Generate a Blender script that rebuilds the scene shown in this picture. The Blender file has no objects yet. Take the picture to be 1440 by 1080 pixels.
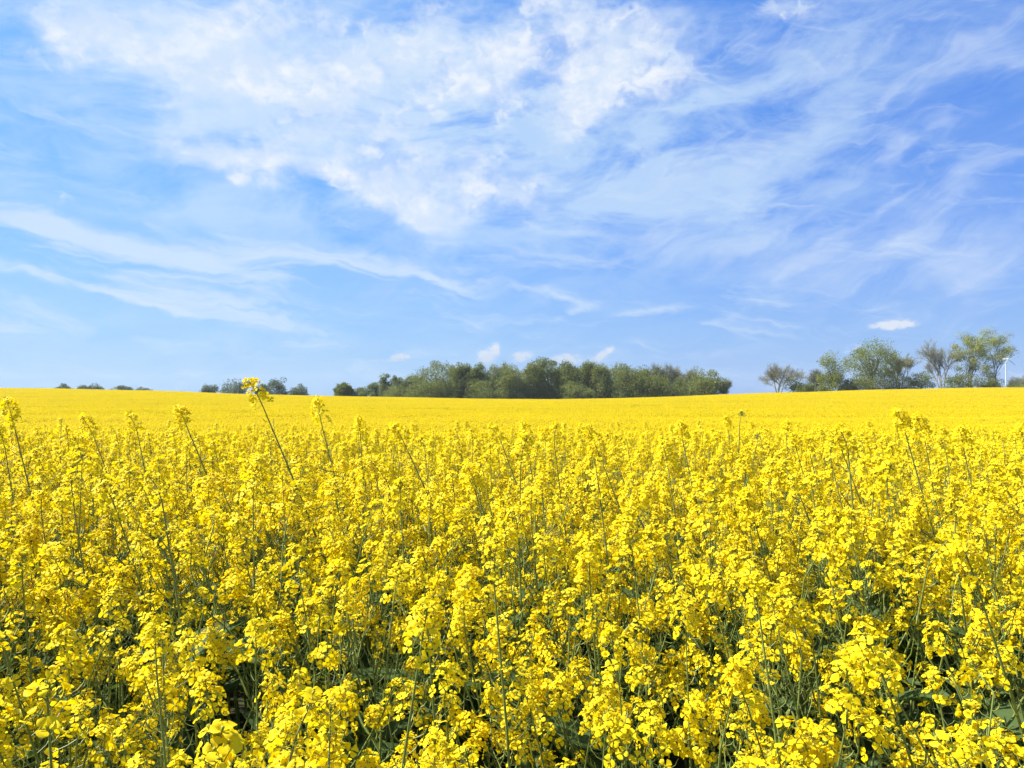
import bpy, math, random
import numpy as np
from mathutils import Vector, Matrix, Euler

R = math.radians
C = bpy.context.scene.collection
scene = bpy.context.scene

# ------------------------------------------------------------------ camera, sky, sun, exposure
CAM_Z = 1.50
F = 1070.0          # focal length in pixels of the 1440 px wide photograph
ROW0 = 552.0        # row of the level line
cam_data = bpy.data.cameras.new('camera')
cam = bpy.data.objects.new('camera', cam_data)
C.objects.link(cam)
cam_data.sensor_width = 36.0
cam_data.lens = 36.0 * F / 1440.0
cam_data.clip_start = 0.05
cam_data.clip_end = 9000.0
cam.location = (0, 0, CAM_Z)
cam.rotation_euler = (R(90) + math.atan((ROW0 - 540) / F), 0, 0)
scene.camera = cam

SUN_AZ = -82.0      # degrees from +Y, negative = to the left
SUN_EL = 50.0
SUN_POWER = 5.0
SKY_STRENGTH = 0.10
EXPOSURE = 1.1

vs = scene.view_settings
vs.view_transform = 'Standard'
vs.look = 'None'
vs.exposure = EXPOSURE
vs.gamma = 1.0
vs.use_curve_mapping = False

sd = bpy.data.lights.new('sun', 'SUN')
sd.energy = SUN_POWER
sd.angle = R(0.53)
sd.color = (1.0, 0.955, 0.87)
sun = bpy.data.objects.new('sun', sd)
C.objects.link(sun)
sun_dir = Vector((math.sin(R(SUN_AZ)) * math.cos(R(SUN_EL)), math.cos(R(SUN_AZ)) * math.cos(R(SUN_EL)), math.sin(R(SUN_EL))))
sun.rotation_euler = (-sun_dir).to_track_quat('-Z', 'Y').to_euler()
sun.location = sun_dir * 60


class X:
    """tiny expression builder over shader math nodes"""
    tree = None

    def __init__(self, v):
        self.v = v

    @staticmethod
    def m(op, *a, clamp=False):
        n = X.tree.nodes.new('ShaderNodeMath')
        n.operation = op
        n.use_clamp = clamp
        for i, q in enumerate(a):
            q = q.v if isinstance(q, X) else q
            if isinstance(q, (int, float)):
                n.inputs[i].default_value = q
            else:
                X.tree.links.new(q, n.inputs[i])
        return X(n.outputs[0])

    def __add__(s, o): return X.m('ADD', s, o)
    __radd__ = __add__
    def __sub__(s, o): return X.m('SUBTRACT', s, o)
    def __rsub__(s, o): return X.m('SUBTRACT', o, s)
    def __mul__(s, o): return X.m('MULTIPLY', s, o)
    __rmul__ = __mul__
    def __truediv__(s, o): return X.m('DIVIDE', s, o)

    def clamp(s):
        return X.m('ADD', s, 0.0, clamp=True)


def smooth(x, a, b):
    n = X.tree.nodes.new('ShaderNodeMapRange')
    n.interpolation_type = 'SMOOTHSTEP'
    X.tree.links.new(x.v, n.inputs[0])
    n.inputs[1].default_value = a
    n.inputs[2].default_value = b
    return X(n.outputs[0])


def combine(x, y, z=0.0):
    n = X.tree.nodes.new('ShaderNodeCombineXYZ')
    for i, q in enumerate((x, y, z)):
        if isinstance(q, X):
            X.tree.links.new(q.v, n.inputs[i])
        else:
            n.inputs[i].default_value = q
    return X(n.outputs[0])


def noise(vec, scale, detail=5.0, rough=0.55, dist=0.0):
    n = X.tree.nodes.new('ShaderNodeTexNoise')
    X.tree.links.new(vec.v, n.inputs['Vector'])
    n.inputs['Scale'].default_value = scale
    n.inputs['Detail'].default_value = detail
    n.inputs['Roughness'].default_value = rough
    n.inputs['Distortion'].default_value = dist
    return X(n.outputs[0])


def cells(vec, scale, smoothness=0.6):
    n = X.tree.nodes.new('ShaderNodeTexVoronoi')
    n.feature = 'SMOOTH_F1'
    X.tree.links.new(vec.v, n.inputs['Vector'])
    n.inputs['Scale'].default_value = scale
    n.inputs['Detail'].default_value = 2.0
    n.inputs['Roughness'].default_value = 0.5
    n.inputs['Smoothness'].default_value = smoothness
    return X(n.outputs['Distance'])


def mixc(f, a, b):
    n = X.tree.nodes.new('ShaderNodeMix')
    n.data_type = 'RGBA'
    for s, q in ((n.inputs[0], f), (n.inputs[6], a), (n.inputs[7], b)):
        if isinstance(q, X):
            X.tree.links.new(q.v, s)
        elif isinstance(q, (int, float)):
            s.default_value = q
        else:
            s.default_value = (*q, 1.0)
    return X(n.outputs[2])


def sky_angles(px, py):
    u, v = (px - 720) / F, (ROW0 - py) / F
    return math.degrees(math.atan(u)), math.degrees(math.atan2(v, math.hypot(1, u)))


def build_world():
    w = bpy.data.worlds.new('World')
    scene.world = w
    w.use_nodes = True
    t = w.node_tree
    X.tree = t
    t.nodes.clear()
    out = t.nodes.new('ShaderNodeOutputWorld')
    bg = t.nodes.new('ShaderNodeBackground')
    bg.inputs['Strength'].default_value = SKY_STRENGTH
    t.links.new(bg.outputs[0], out.inputs[0])
    sky = t.nodes.new('ShaderNodeTexSky')
    sky.sky_type = 'NISHITA'
    sky.sun_disc = False
    sky.sun_elevation = R(SUN_EL)
    sky.sun_rotation = R(SUN_AZ)
    sky.altitude = 60
    sky.air_density = 1.0
    sky.dust_density = 0.8
    sky.ozone_density = 1.6
    hs = t.nodes.new('ShaderNodeHueSaturation')
    t.links.new(sky.outputs[0], hs.inputs['Color'])
    hs.inputs['Saturation'].default_value = 1.12
    hs.inputs['Hue'].default_value = 0.507
    hs.inputs['Value'].default_value = 1.3
    base = X(hs.outputs[0])
    tc = t.nodes.new('ShaderNodeTexCoord')
    sp = t.nodes.new('ShaderNodeSeparateXYZ')
    t.links.new(tc.outputs['Generated'], sp.inputs[0])
    dx, dy, dz = (X(sp.outputs[i]) for i in range(3))
    az = X.m('ARCTAN2', dx, dy) * (180 / math.pi)
    el = X.m('ARCSINE', dz) * (180 / math.pi)
    # domain warp so nothing is a clean ellipse
    wv = combine(az * 0.11, el * 0.16, 3.3)
    w1 = noise(wv, 1.0, 4, 0.6) - 0.5
    w2 = noise(combine(az * 0.11, el * 0.16, 9.1), 1.0, 4, 0.6) - 0.5
    azw = az + w1 * 11.0
    elw = el + w2 * 7.0
    azh = az + w1 * 8.0
    elh = el + w2 * 3.2

    def blob(px, py, sx, sy, rot=0.0, amp=1.0, warped=True, p=1.0):
        a0, e0 = sky_angles(px, py)
        k = 18.67
        da = (azw if warped is True else azh if warped == 'half' else az) - a0
        de = (elw if warped is True else elh if warped == 'half' else el) - e0
        c, s = math.cos(R(rot)), math.sin(R(rot))
        u = (da * c + de * s) * (k / sx)
        v = (de * c - da * s) * (k / sy)
        q = u * u + v * v
        if p != 1.0:
            q = X.m('POWER', q, p)
        return X.m('EXPONENT', q * -1.0) * amp

    def total(lst):
        r = lst[0]
        for q in lst[1:]:
            r = r + q
        return r

    # --- big broken cumulus / altocumulus field over the upper middle
    cov = total([
        blob(300, 90, 170, 70, -25, 0.75),
        blob(200, 130, 130, 50, -20, 0.6),
        blob(470, 150, 200, 70, -20, 0.55),
        blob(560, 50, 260, 60, -5, 0.5),
        blob(620, 200, 200, 70, -20, 0.6),
        blob(820, 50, 170, 60, 10, 0.75),
        blob(930, 70, 90, 40, 10, 0.5),
        blob(845, 140, 80, 45, 20, 0.95),
        blob(700, 110, 120, 60, 0, 0.4),
        blob(540, 270, 110, 40, -15, 0.8),
        blob(700, 272, 80, 26, 5, 0.75),
        blob(360, 240, 100, 22, -12, 1.0),
        blob(80, 30, 130, 40, -12, 0.45),
        blob(180, 60, 90, 40, -20, 0.35),
        blob(590, 308, 60, 22, 0, 0.9),
        blob(500, 270, 70, 30, 0, 0.35),
        blob(420, 60, 200, 60, 0, 0.3),
        blob(1150, 12, 120, 26, 0, 0.55),
        blob(985, 150, 60, 28, -20, 0.45),
        blob(850, 240, 60, 22, 0, 0.35),
    ])
    n1 = noise(combine(az * 0.22, el * 0.32, 1.7), 1.0, 9, 0.56, 0.2)
    n2 = noise(combine(az * 0.50, el * 0.66, 5.2), 1.0, 6, 0.50, 0.1)
    wz = (n2 - 0.5) * 2.6
    cl = 1.0 - cells(combine(az * 0.24 + wz, el * 0.36 + wz * 0.8, 0.0), 1.0)
    puff = n1 * 0.58 + n2 * 0.14 + cl * 0.34
    d0 = smooth(n1 * 0.8 + n2 * 0.2 + cov * 0.36, 0.60, 1.02)
    d1 = smooth(puff * 1.25 + cov * 0.32, 0.67, 1.13)
    # --- soft veil
    veil = total([
        blob(470, 130, 440, 150, -10, 0.95),
        blob(740, 170, 300, 150, 0, 0.7),
        blob(60, 50, 260, 75, -10, 0.95),
        blob(1120, 330, 420, 90, 0, 0.36),
        blob(1200, 80, 260, 110, 20, 0.42),
        blob(1050, 200, 200, 90, 20, 0.5),
        blob(200, 480, 520, 60, 0, 0.55),
        blob(180, 265, 300, 44, -6, 0.75),
    ])
    n3 = noise(combine(az * 0.13 - el * 0.06, el * 0.30, 2.2), 1.0, 8, 0.62, 0.5)
    d2 = (veil * smooth(n3, 0.30, 0.66)).clamp() * 0.95
    # --- cirrus streaks: left (slanting down to the right) and right (slanting up to the right)
    def streak_noise(rot, lo, la, seed, det=7, dist=0.6):
        c, s = math.cos(R(rot)), math.sin(R(rot))
        ah, eh = az + w1 * 6.0, el + w2 * 3.5
        u = ah * c + eh * s
        v = eh * c - ah * s
        return noise(combine(u * lo, v * la, seed), 1.0, det, 0.62, dist)
    sl = total([
        blob(40, 318, 120, 18, -6, 1.1, 'half'),
        blob(190, 350, 150, 18, -12, 1.15, 'half'),
        blob(280, 368, 70, 14, -8, 0.8, 'half'),
        blob(480, 368, 150, 13, -4, 1.0, 'half'),
        blob(610, 388, 80, 8, -12, 0.9, 'half'),
        blob(400, 388, 50, 20, 35, 0.45, 'half'),
        blob(110, 404, 200, 9, -8, 1.15, 'half'),
        blob(330, 432, 140, 16, -9, 0.9, 'half'),
        blob(150, 385, 80, 10, -4, 0.5, 'half'),
        blob(40, 455, 70, 16, 0, 0.45, 'half'),
        blob(700, 347, 120, 7, -6, 0.6, 'half'),
        blob(800, 418, 70, 8, -14, 0.6, 'half'),
        blob(815, 440, 40, 7, 20, 0.6, 'half'),
        blob(895, 446, 50, 7, 14, 0.6, 'half'),
        blob(1000, 455, 40, 7, 14, 0.35, 'half'),
    ])
    d3 = smooth(streak_noise(-7, 0.13, 0.85, 4.4) * 1.15 + sl * 0.30, 0.58, 1.04)
    sr = total([
        blob(900, 335, 90, 18, 6, 0.6),
        blob(985, 350, 120, 20, 4, 0.7),
        blob(1120, 365, 150, 18, 0, 0.6),
        blob(1300, 375, 170, 42, 6, 0.75),
        blob(1400, 400, 80, 30, -8, 0.6),
        blob(1200, 330, 170, 22, 22, 0.5),
        blob(1100, 300, 120, 16, 30, 0.4),
        blob(950, 255, 160, 40, 20, 0.45),
        blob(1240, 290, 90, 12, 28, 0.5),
        blob(1380, 270, 120, 20, 36, 0.6),
        blob(1330, 85, 130, 24, 10, 0.75),
        blob(1400, 60, 80, 20, 10, 0.5),
        blob(1060, 225, 120, 36, 10, 0.5),
        blob(1240, 210, 40, 14, -35, 0.55),
        blob(1220, 150, 36, 12, 60, 0.45),
        blob(1030, 65, 100, 30, -25, 0.6),
        blob(1160, 60, 60, 26, 0, 0.4),
        blob(1320, 185, 40, 14, -35, 0.6),
        blob(1250, 220, 20, 50, 0, 0.3),
    ])
    d4 = smooth(streak_noise(24, 0.16, 0.68, 7.7, 9, 0.7) * 0.92 + sr * 0.36, 0.47, 1.02) * 0.95
    # --- small fair weather puffs low over the horizon
    pn = (noise(combine(az * 2.2, el * 2.6, 8.8), 1.0, 6, 0.65) - 0.5) * 3.0
    small = total([
        blob(682, 502, 13, 12, 0, 0.8, False), blob(697, 490, 8, 10, 0, 0.8, False), blob(733, 502, 16, 8, 10, 0.9, False),
        blob(797, 505, 24, 8, 0, 0.85, False), blob(848, 499, 19, 6, 32, 1.0, False),
        blob(564, 502, 14, 5, 0, 0.9, False), blob(540, 507, 26, 3, 0, 0.45, False),
        blob(1264, 455, 22, 6, 0, 0.9, False), blob(1240, 458, 20, 4, 0, 0.5, False), blob(1250, 461, 14, 4, 0, 0.3, False),
    ])
    d5 = smooth(small * (pn * 1.0 + 1.0), 0.12, 0.80)
    # --- pale air towards the horizon, stronger on the sunny (left) side
    hz = smooth(el * -1.0, -13.0, 1.0) * 0.36 + smooth(el * -1.0, -16.0, 0.0) * smooth(az * -1.0, -12.0, 34.0) * 0.30
    side = smooth(az * -1.0, -34.0, 34.0)
    L = 1.0 / SKY_STRENGTH / 2 ** EXPOSURE
    blue = mixc(side, (0.052 * L, 0.225 * L, 0.78 * L), (0.105 * L, 0.40 * L, 0.95 * L))
    col = mixc(0.8, base, blue)
    col = mixc(hz, col, (0.36 * L, 0.62 * L, 0.87 * L))
    shade = smooth(noise(combine(az * 0.26, el * 0.38 - 0.18, 1.7), 1.0, 7, 0.58), 0.40, 0.62)
    cc = mixc(shade, (0.68 * L, 0.80 * L, 0.98 * L), (0.93 * L, 0.96 * L, 1.0 * L))
    col = mixc(d2 * 0.72, col, (0.61 * L, 0.79 * L, 0.98 * L))
    col = mixc(d4 * 0.62, col, (0.62 * L, 0.75 * L, 0.97 * L))
    col = mixc(d3 * 0.72, col, (0.72 * L, 0.84 * L, 0.97 * L))
    col = mixc(d0 * 0.42, col, (0.78 * L, 0.88 * L, 1.0 * L))
    col = mixc(d1 * 0.92, col, cc)
    pc = mixc(smooth(el, 2.0, 3.6), (0.62 * L, 0.70 * L, 0.84 * L), (0.82 * L, 0.86 * L, 0.93 * L))
    col = mixc(d5 * 0.80, col, pc)
    t.links.new(col.v, bg.inputs['Color'])
    w.cycles.sampling_method = 'MANUAL'
    w.cycles.sample_map_resolution = 512


build_world()
cy = scene.cycles
cy.max_bounces = 6
cy.diffuse_bounces = 4
cy.transmission_bounces = 4
cy.use_denoising = True
# ===OBJECTS


# ------------------------------------------------------------------ materials
def new_mat(name):
    m = bpy.data.materials.new(name)
    m.use_nodes = True
    m.node_tree.nodes.clear()
    X.tree = m.node_tree
    return m, m.node_tree


def plant_mat(name, cols, trans=0.3, tcol=None, rough=0.5, spec=0.25, nscale=30.0, coords='Object'):
    """diffuse surface with some light passing through; the tone varies from plant to plant and in soft patches"""
    m, t = new_mat(name)
    out = t.nodes.new('ShaderNodeOutputMaterial')
    tc = t.nodes.new('ShaderNodeTexCoord')
    oi = t.nodes.new('ShaderNodeObjectInfo')
    geo = t.nodes.new('ShaderNodeNewGeometry')
    nz = noise(X(tc.outputs[coords]), nscale, 3, 0.6)
    f = X(oi.outputs['Random']) * 0.4 + smooth(nz, 0.3, 0.7) * 0.35 + X(geo.outputs['Random Per Island']) * 0.25
    col = mixc(f, cols[0], cols[1])
    p = t.nodes.new('ShaderNodeBsdfPrincipled')
    t.links.new(col.v, p.inputs['Base Color'])
    p.inputs['Roughness'].default_value = rough
    p.inputs['Specular IOR Level'].default_value = spec
    if trans > 0:
        tr = t.nodes.new('ShaderNodeBsdfTranslucent')
        if tcol:
            tr.inputs['Color'].default_value = (*tcol, 1)
        else:
            t.links.new(col.v, tr.inputs['Color'])
        mx = t.nodes.new('ShaderNodeMixShader')
        mx.inputs[0].default_value = trans
        t.links.new(p.outputs[0], mx.inputs[1])
        t.links.new(tr.outputs[0], mx.inputs[2])
        t.links.new(mx.outputs[0], out.inputs[0])
    else:
        t.links.new(p.outputs[0], out.inputs[0])
    return m


M_PETAL = plant_mat('petal', ((0.93, 0.76, 0.007), (0.91, 0.66, 0.009)), 0.40, (0.95, 0.74, 0.005), 0.55, 0.15, 60)
M_BUD = plant_mat('bud', ((0.30, 0.32, 0.03), (0.42, 0.40, 0.03)), 0.15, None, 0.5, 0.2, 60)
M_STEM = plant_mat('stem', ((0.13, 0.175, 0.035), (0.21, 0.255, 0.060)), 0.0, None, 0.45, 0.35, 12)
M_LEAF = plant_mat('leaf', ((0.050, 0.090, 0.028), (0.090, 0.135, 0.044)), 0.28, (0.12, 0.19, 0.025), 0.62, 0.12, 14)
M_PALEBUD = plant_mat('green_bud', ((0.12, 0.17, 0.05), (0.20, 0.25, 0.07)), 0.1, None, 0.5, 0.2, 60)
PLANT_MATS = [M_STEM, M_PETAL, M_BUD, M_LEAF, M_PALEBUD]
STEM, PETAL, BUD, LEAF, GBUD = range(5)


# ------------------------------------------------------------------ mesh helper
class MB:
    def __init__(self):
        self.v, self.q, self.t, self.n = [], [], [], 0     # arrays of verts, (faces, material index)

    def add(self, v, quads=None, tris=None, mat=0):
        v = np.asarray(v, float).reshape(-1, 3)
        if quads is not None and len(quads):
            self.q.append((np.asarray(quads, int) + self.n, mat))
        if tris is not None and len(tris):
            self.t.append((np.asarray(tris, int) + self.n, mat))
        self.v.append(v)
        self.n += len(v)

    def merge(self, o, mat4=None):
        V = np.concatenate(o.v)
        if mat4 is not None:
            A = np.array(mat4)
            V = V @ A[:3, :3].T + A[:3, 3]
        self.v.append(V)
        for f, m in o.q:
            self.q.append((f + self.n, m))
        for f, m in o.t:
            self.t.append((f + self.n, m))
        self.n += len(V)

    def mesh(self, name, mats, smooth_shade=True):
        me = bpy.data.meshes.new(name)
        V = np.concatenate(self.v)
        faces, mi = [], []
        for f, m in self.q + self.t:
            faces += f.tolist()
            mi += [m] * len(f)
        me.from_pydata(V.tolist(), [], faces)
        used = sorted(set(mi))
        for u in used:
            me.materials.append(mats[u])
        rm = {u: i for i, u in enumerate(used)}
        me.polygons.foreach_set('material_index', [rm[i] for i in mi])
        if smooth_shade:
            me.polygons.foreach_set('use_smooth', [True] * len(mi))
        me.update()
        return me

    def obj(self, name, mats, parent=None, smooth_shade=True, link=True):
        o = bpy.data.objects.new(name, self.mesh(name, mats, smooth_shade))
        if link:
            C.objects.link(o)
        if parent:
            o.parent = parent
        return o


def tube(mb, pts, rad, sides=5, mat=0, cap=True):
    P = np.asarray(pts, float)
    n = len(P)
    T = np.gradient(P, axis=0)
    T /= np.linalg.norm(T, axis=1)[:, None] + 1e-12
    ref = np.array([1.0, 0, 0]) if abs(T[0][0]) < 0.8 else np.array([0, 1.0, 0])
    V = []
    ang = np.arange(sides) * 2 * math.pi / sides
    for i in range(n):
        a = np.cross(T[i], ref)
        a /= np.linalg.norm(a) + 1e-12
        b = np.cross(T[i], a)
        V.append(P[i] + rad[i] * (np.cos(ang)[:, None] * a + np.sin(ang)[:, None] * b))
    V = np.concatenate(V)
    k = np.arange(sides)
    q = []
    for i in range(n - 1):
        q.append(np.stack([i * sides + k, i * sides + (k + 1) % sides, (i + 1) * sides + (k + 1) % sides, (i + 1) * sides + k], 1))
    mb.add(V, np.concatenate(q), None, mat)


def frame_from(d, roll=0.0):
    """3x3 with +Z along d"""
    d = np.asarray(d, float)
    d = d / np.linalg.norm(d)
    ref = np.array([0, 0, 1.0]) if abs(d[2]) < 0.9 else np.array([1.0, 0, 0])
    a = np.cross(ref, d)
    a /= np.linalg.norm(a)
    b = np.cross(d, a)
    c, s = math.cos(roll), math.sin(roll)
    return np.stack([a * c + b * s, b * c - a * s, d], 1)


def m4(rot, loc, s=1.0):
    A = np.eye(4)
    A[:3, :3] = rot * s
    A[:3, 3] = loc
    return A


# ------------------------------------------------------------------ rapeseed
def petal_grid(rng, openness):
    t = np.array([0.0, 0.32, 0.6, 0.84, 1.0])
    r = 0.0012 + t * 0.0098 * rng.uniform(0.85, 1.12)
    w = np.array([0.0008, 0.0022, 0.0043, 0.0046, 0.0024]) * rng.uniform(0.88, 1.15)
    z = np.array([0.0, 0.0016, 0.0023, 0.0020, 0.0009]) * rng.uniform(0.4, 1.5)
    tilt = (1 - openness) * 1.1 + rng.uniform(-0.18, 0.22)
    V = []
    fold = rng.uniform(-0.0002, 0.0008)
    for i in range(5):
        for k, c in enumerate((-1, 0, 1)):
            zz = z[i] + (abs(c) * fold)
            rr = r[i] - (abs(c) * 0.0010 * t[i])
            V.append((rr * math.cos(tilt) - zz * math.sin(tilt), c * w[i], rr * math.sin(tilt) + zz * math.cos(tilt)))
    return np.array(V)


PQ = [(i * 3 + k, i * 3 + k + 1, i * 3 + k + 4, i * 3 + k + 3) for i in range(4) for k in range(2)]


def flower(mb, rng, A, openness=1.0, scale=1.0):
    for k in range(4):
        V = petal_grid(rng, openness) * scale
        a = k * math.pi / 2 + rng.normal(0, 0.12)
        c, s = math.cos(a), math.sin(a)
        V = V @ np.array([[c, -s, 0], [s, c, 0], [0, 0, 1]]).T
        mb.add(V @ A[:3, :3].T + A[:3, 3], PQ, None, PETAL)
    r, h = 0.0013 * scale, 0.0042 * scale
    ce = np.array([(r, 0, 0), (0, r, 0), (-r, 0, 0), (0, -r, 0), (r * 1.2, r * .3, h), (-r * .3, r * 1.2, h), (-r * 1.2, -r * .3, h), (r * .3, -r * 1.2, h)])
    mb.add(ce @ A[:3, :3].T + A[:3, 3], [(0, 1, 5, 4), (1, 2, 6, 5), (2, 3, 7, 6), (3, 0, 4, 7), (4, 5, 6, 7)], None, BUD)


def bud(mb, base, d, ln, w, mat):
    Rm = frame_from(d)
    V = [(0, 0, 0)]
    for zz, rr in ((0.35, 1.0), (0.75, 0.8)):
        for k in range(4):
            a = k * math.pi / 2
            V.append((rr * w * math.cos(a), rr * w * math.sin(a), zz * ln))
    V.append((0, 0, ln))
    V = np.array(V) @ Rm.T + base
    tr = [(0, 1 + (k + 1) % 4, 1 + k) for k in range(4)] + [(9, 5 + k, 5 + (k + 1) % 4) for k in range(4)]
    q = [(1 + k, 1 + (k + 1) % 4, 5 + (k + 1) % 4, 5 + k) for k in range(4)]
    mb.add(V, q, tr, mat)


GA = 2.399963


def gen_head(seed, green=False, big=False):
    """the flowers (or green top) of one shoot and, apart, the buds at its tip"""
    rng = np.random.default_rng(seed)
    mb = MB()
    Lr = rng.choice([rng.uniform(0.04, 0.08), rng.uniform(0.07, 0.13)])
    nf = int(rng.integers(12, 31))
    if big:
        Lr, nf = rng.uniform(0.055, 0.085), int(rng.integers(22, 34))
    if green:
        Lr, nf = 0.05, int(rng.integers(1, 4))
    lean = rng.normal(0, 0.10, 2)
    axis = lambda h: np.array([lean[0] * h * h / Lr, lean[1] * h * h / Lr, h])
    tube(mb, [axis(0), axis(Lr * .5), axis(Lr)], [0.0016, 0.0013, 0.0009], 4, STEM)
    side = rng.uniform(0, 6.28)                         # flowers crowd one side a little
    for i in range(nf):
        f = (i + 0.5) / nf
        h = Lr * (0.05 + 0.93 * f ** 0.75)
        a = i * GA + rng.normal(0, 0.35) + 0.25 * math.sin(side)
        elv = R(-8 + 58 * f) + rng.normal(0, 0.20)
        ln = (0.027 - 0.012 * f) * rng.uniform(0.75, 1.25)
        d = np.array([math.cos(a) * math.cos(elv), math.sin(a) * math.cos(elv), math.sin(elv)])
        b = axis(h)
        mid = b + d * ln * 0.55 - np.array([0, 0, 0.0012])
        tip = b + d * ln
        tube(mb, [b, mid, tip], [0.0006, 0.0005, 0.0006], 3, STEM)
        face = d * 0.75 + np.array([0, 0, 0.55]) + rng.normal(0, 0.28, 3)
        op = 1.0 if rng.random() < 0.74 else rng.uniform(0.1, 0.75)
        flower(mb, rng, m4(frame_from(face, rng.uniform(0, 6.28)), tip), op, rng.uniform(0.92, 1.22))
    nb = int(rng.integers(9, 16)) if not green else 34
    top = axis(Lr)
    mh = mb
    mb = MB()
    for i in range(nb):
        f = (i + 0.5) / nb
        a = i * GA
        el = R(15 + 75 * f) if not green else R(-10 + 95 * f)
        d = np.array([math.cos(a) * math.cos(el), math.sin(a) * math.cos(el), math.sin(el)])
        ln = (0.010 - 0.006 * f) * (1.5 if green else 1.0)
        b = top - np.array([0, 0, 0.012 * (1 - f)])
        tip = b + d * ln
        tube(mb, [b, (b + tip) / 2 + np.array([0, 0, 0.0005]), tip], [0.0005] * 3, 3, STEM)
        bud(mb, tip, d * 0.6 + np.array([0, 0, 0.6]), rng.uniform(0.0045, 0.0065), rng.uniform(0.0012, 0.0017), GBUD if green else BUD)
    return mh, mb


def gen_leaf(seed):
    rng = np.random.default_rng(seed)
    mb = MB()
    ln = 1.0
    prof = [0.16, 0.24, 0.22, 0.15, 0.02]
    V = []
    droop = rng.uniform(0.15, 0.45)
    for i in range(5):
        t = i / 4
        for c in (-1, -0.5, 0, 0.5, 1):
            wv = 0.03 * math.sin(t * 9 + c * 3 + seed)
            V.append((c * prof[i], ln * t, 0.18 * t - droop * t * t + abs(c) * 0.07 + wv * abs(c)))
    q = [(i * 5 + k, i * 5 + k + 1, i * 5 + k + 6, i * 5 + k + 5) for i in range(4) for k in range(4)]
    mb.add(V, q, None, LEAF)
    return mb


def pods(mb, rng, P, t0, t1, n, ln=0.04):
    """thin young seed pods standing off a stem polyline P between fractions t0..t1"""
    P = np.asarray(P)
    for i in range(n):
        t = t0 + (t1 - t0) * (i + rng.uniform(0.2, 0.8)) / n
        x = t * (len(P) - 1)
        k = min(int(x), len(P) - 2)
        b = P[k] + (P[k + 1] - P[k]) * (x - k)
        T = P[k + 1] - P[k]
        T = T / np.linalg.norm(T)
        Rm = frame_from(T)
        a = i * GA + rng.normal(0, 0.4)
        out = Rm[:, 0] * math.cos(a) + Rm[:, 1] * math.sin(a)
        L = ln * rng.uniform(0.6, 1.25) * (1.15 - 0.5 * (t - t0) / max(t1 - t0, 1e-6))
        p1 = b + out * L * 0.45 + T * L * 0.10
        p2 = b + out * L * 0.85 + T * L * 0.42
        p3 = b + out * L * 0.98 + T * L * 0.78
        tube(mb, [b, p1, p2, p3], [0.0007, 0.0009, 0.0015, 0.0005], 3, STEM)


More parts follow.
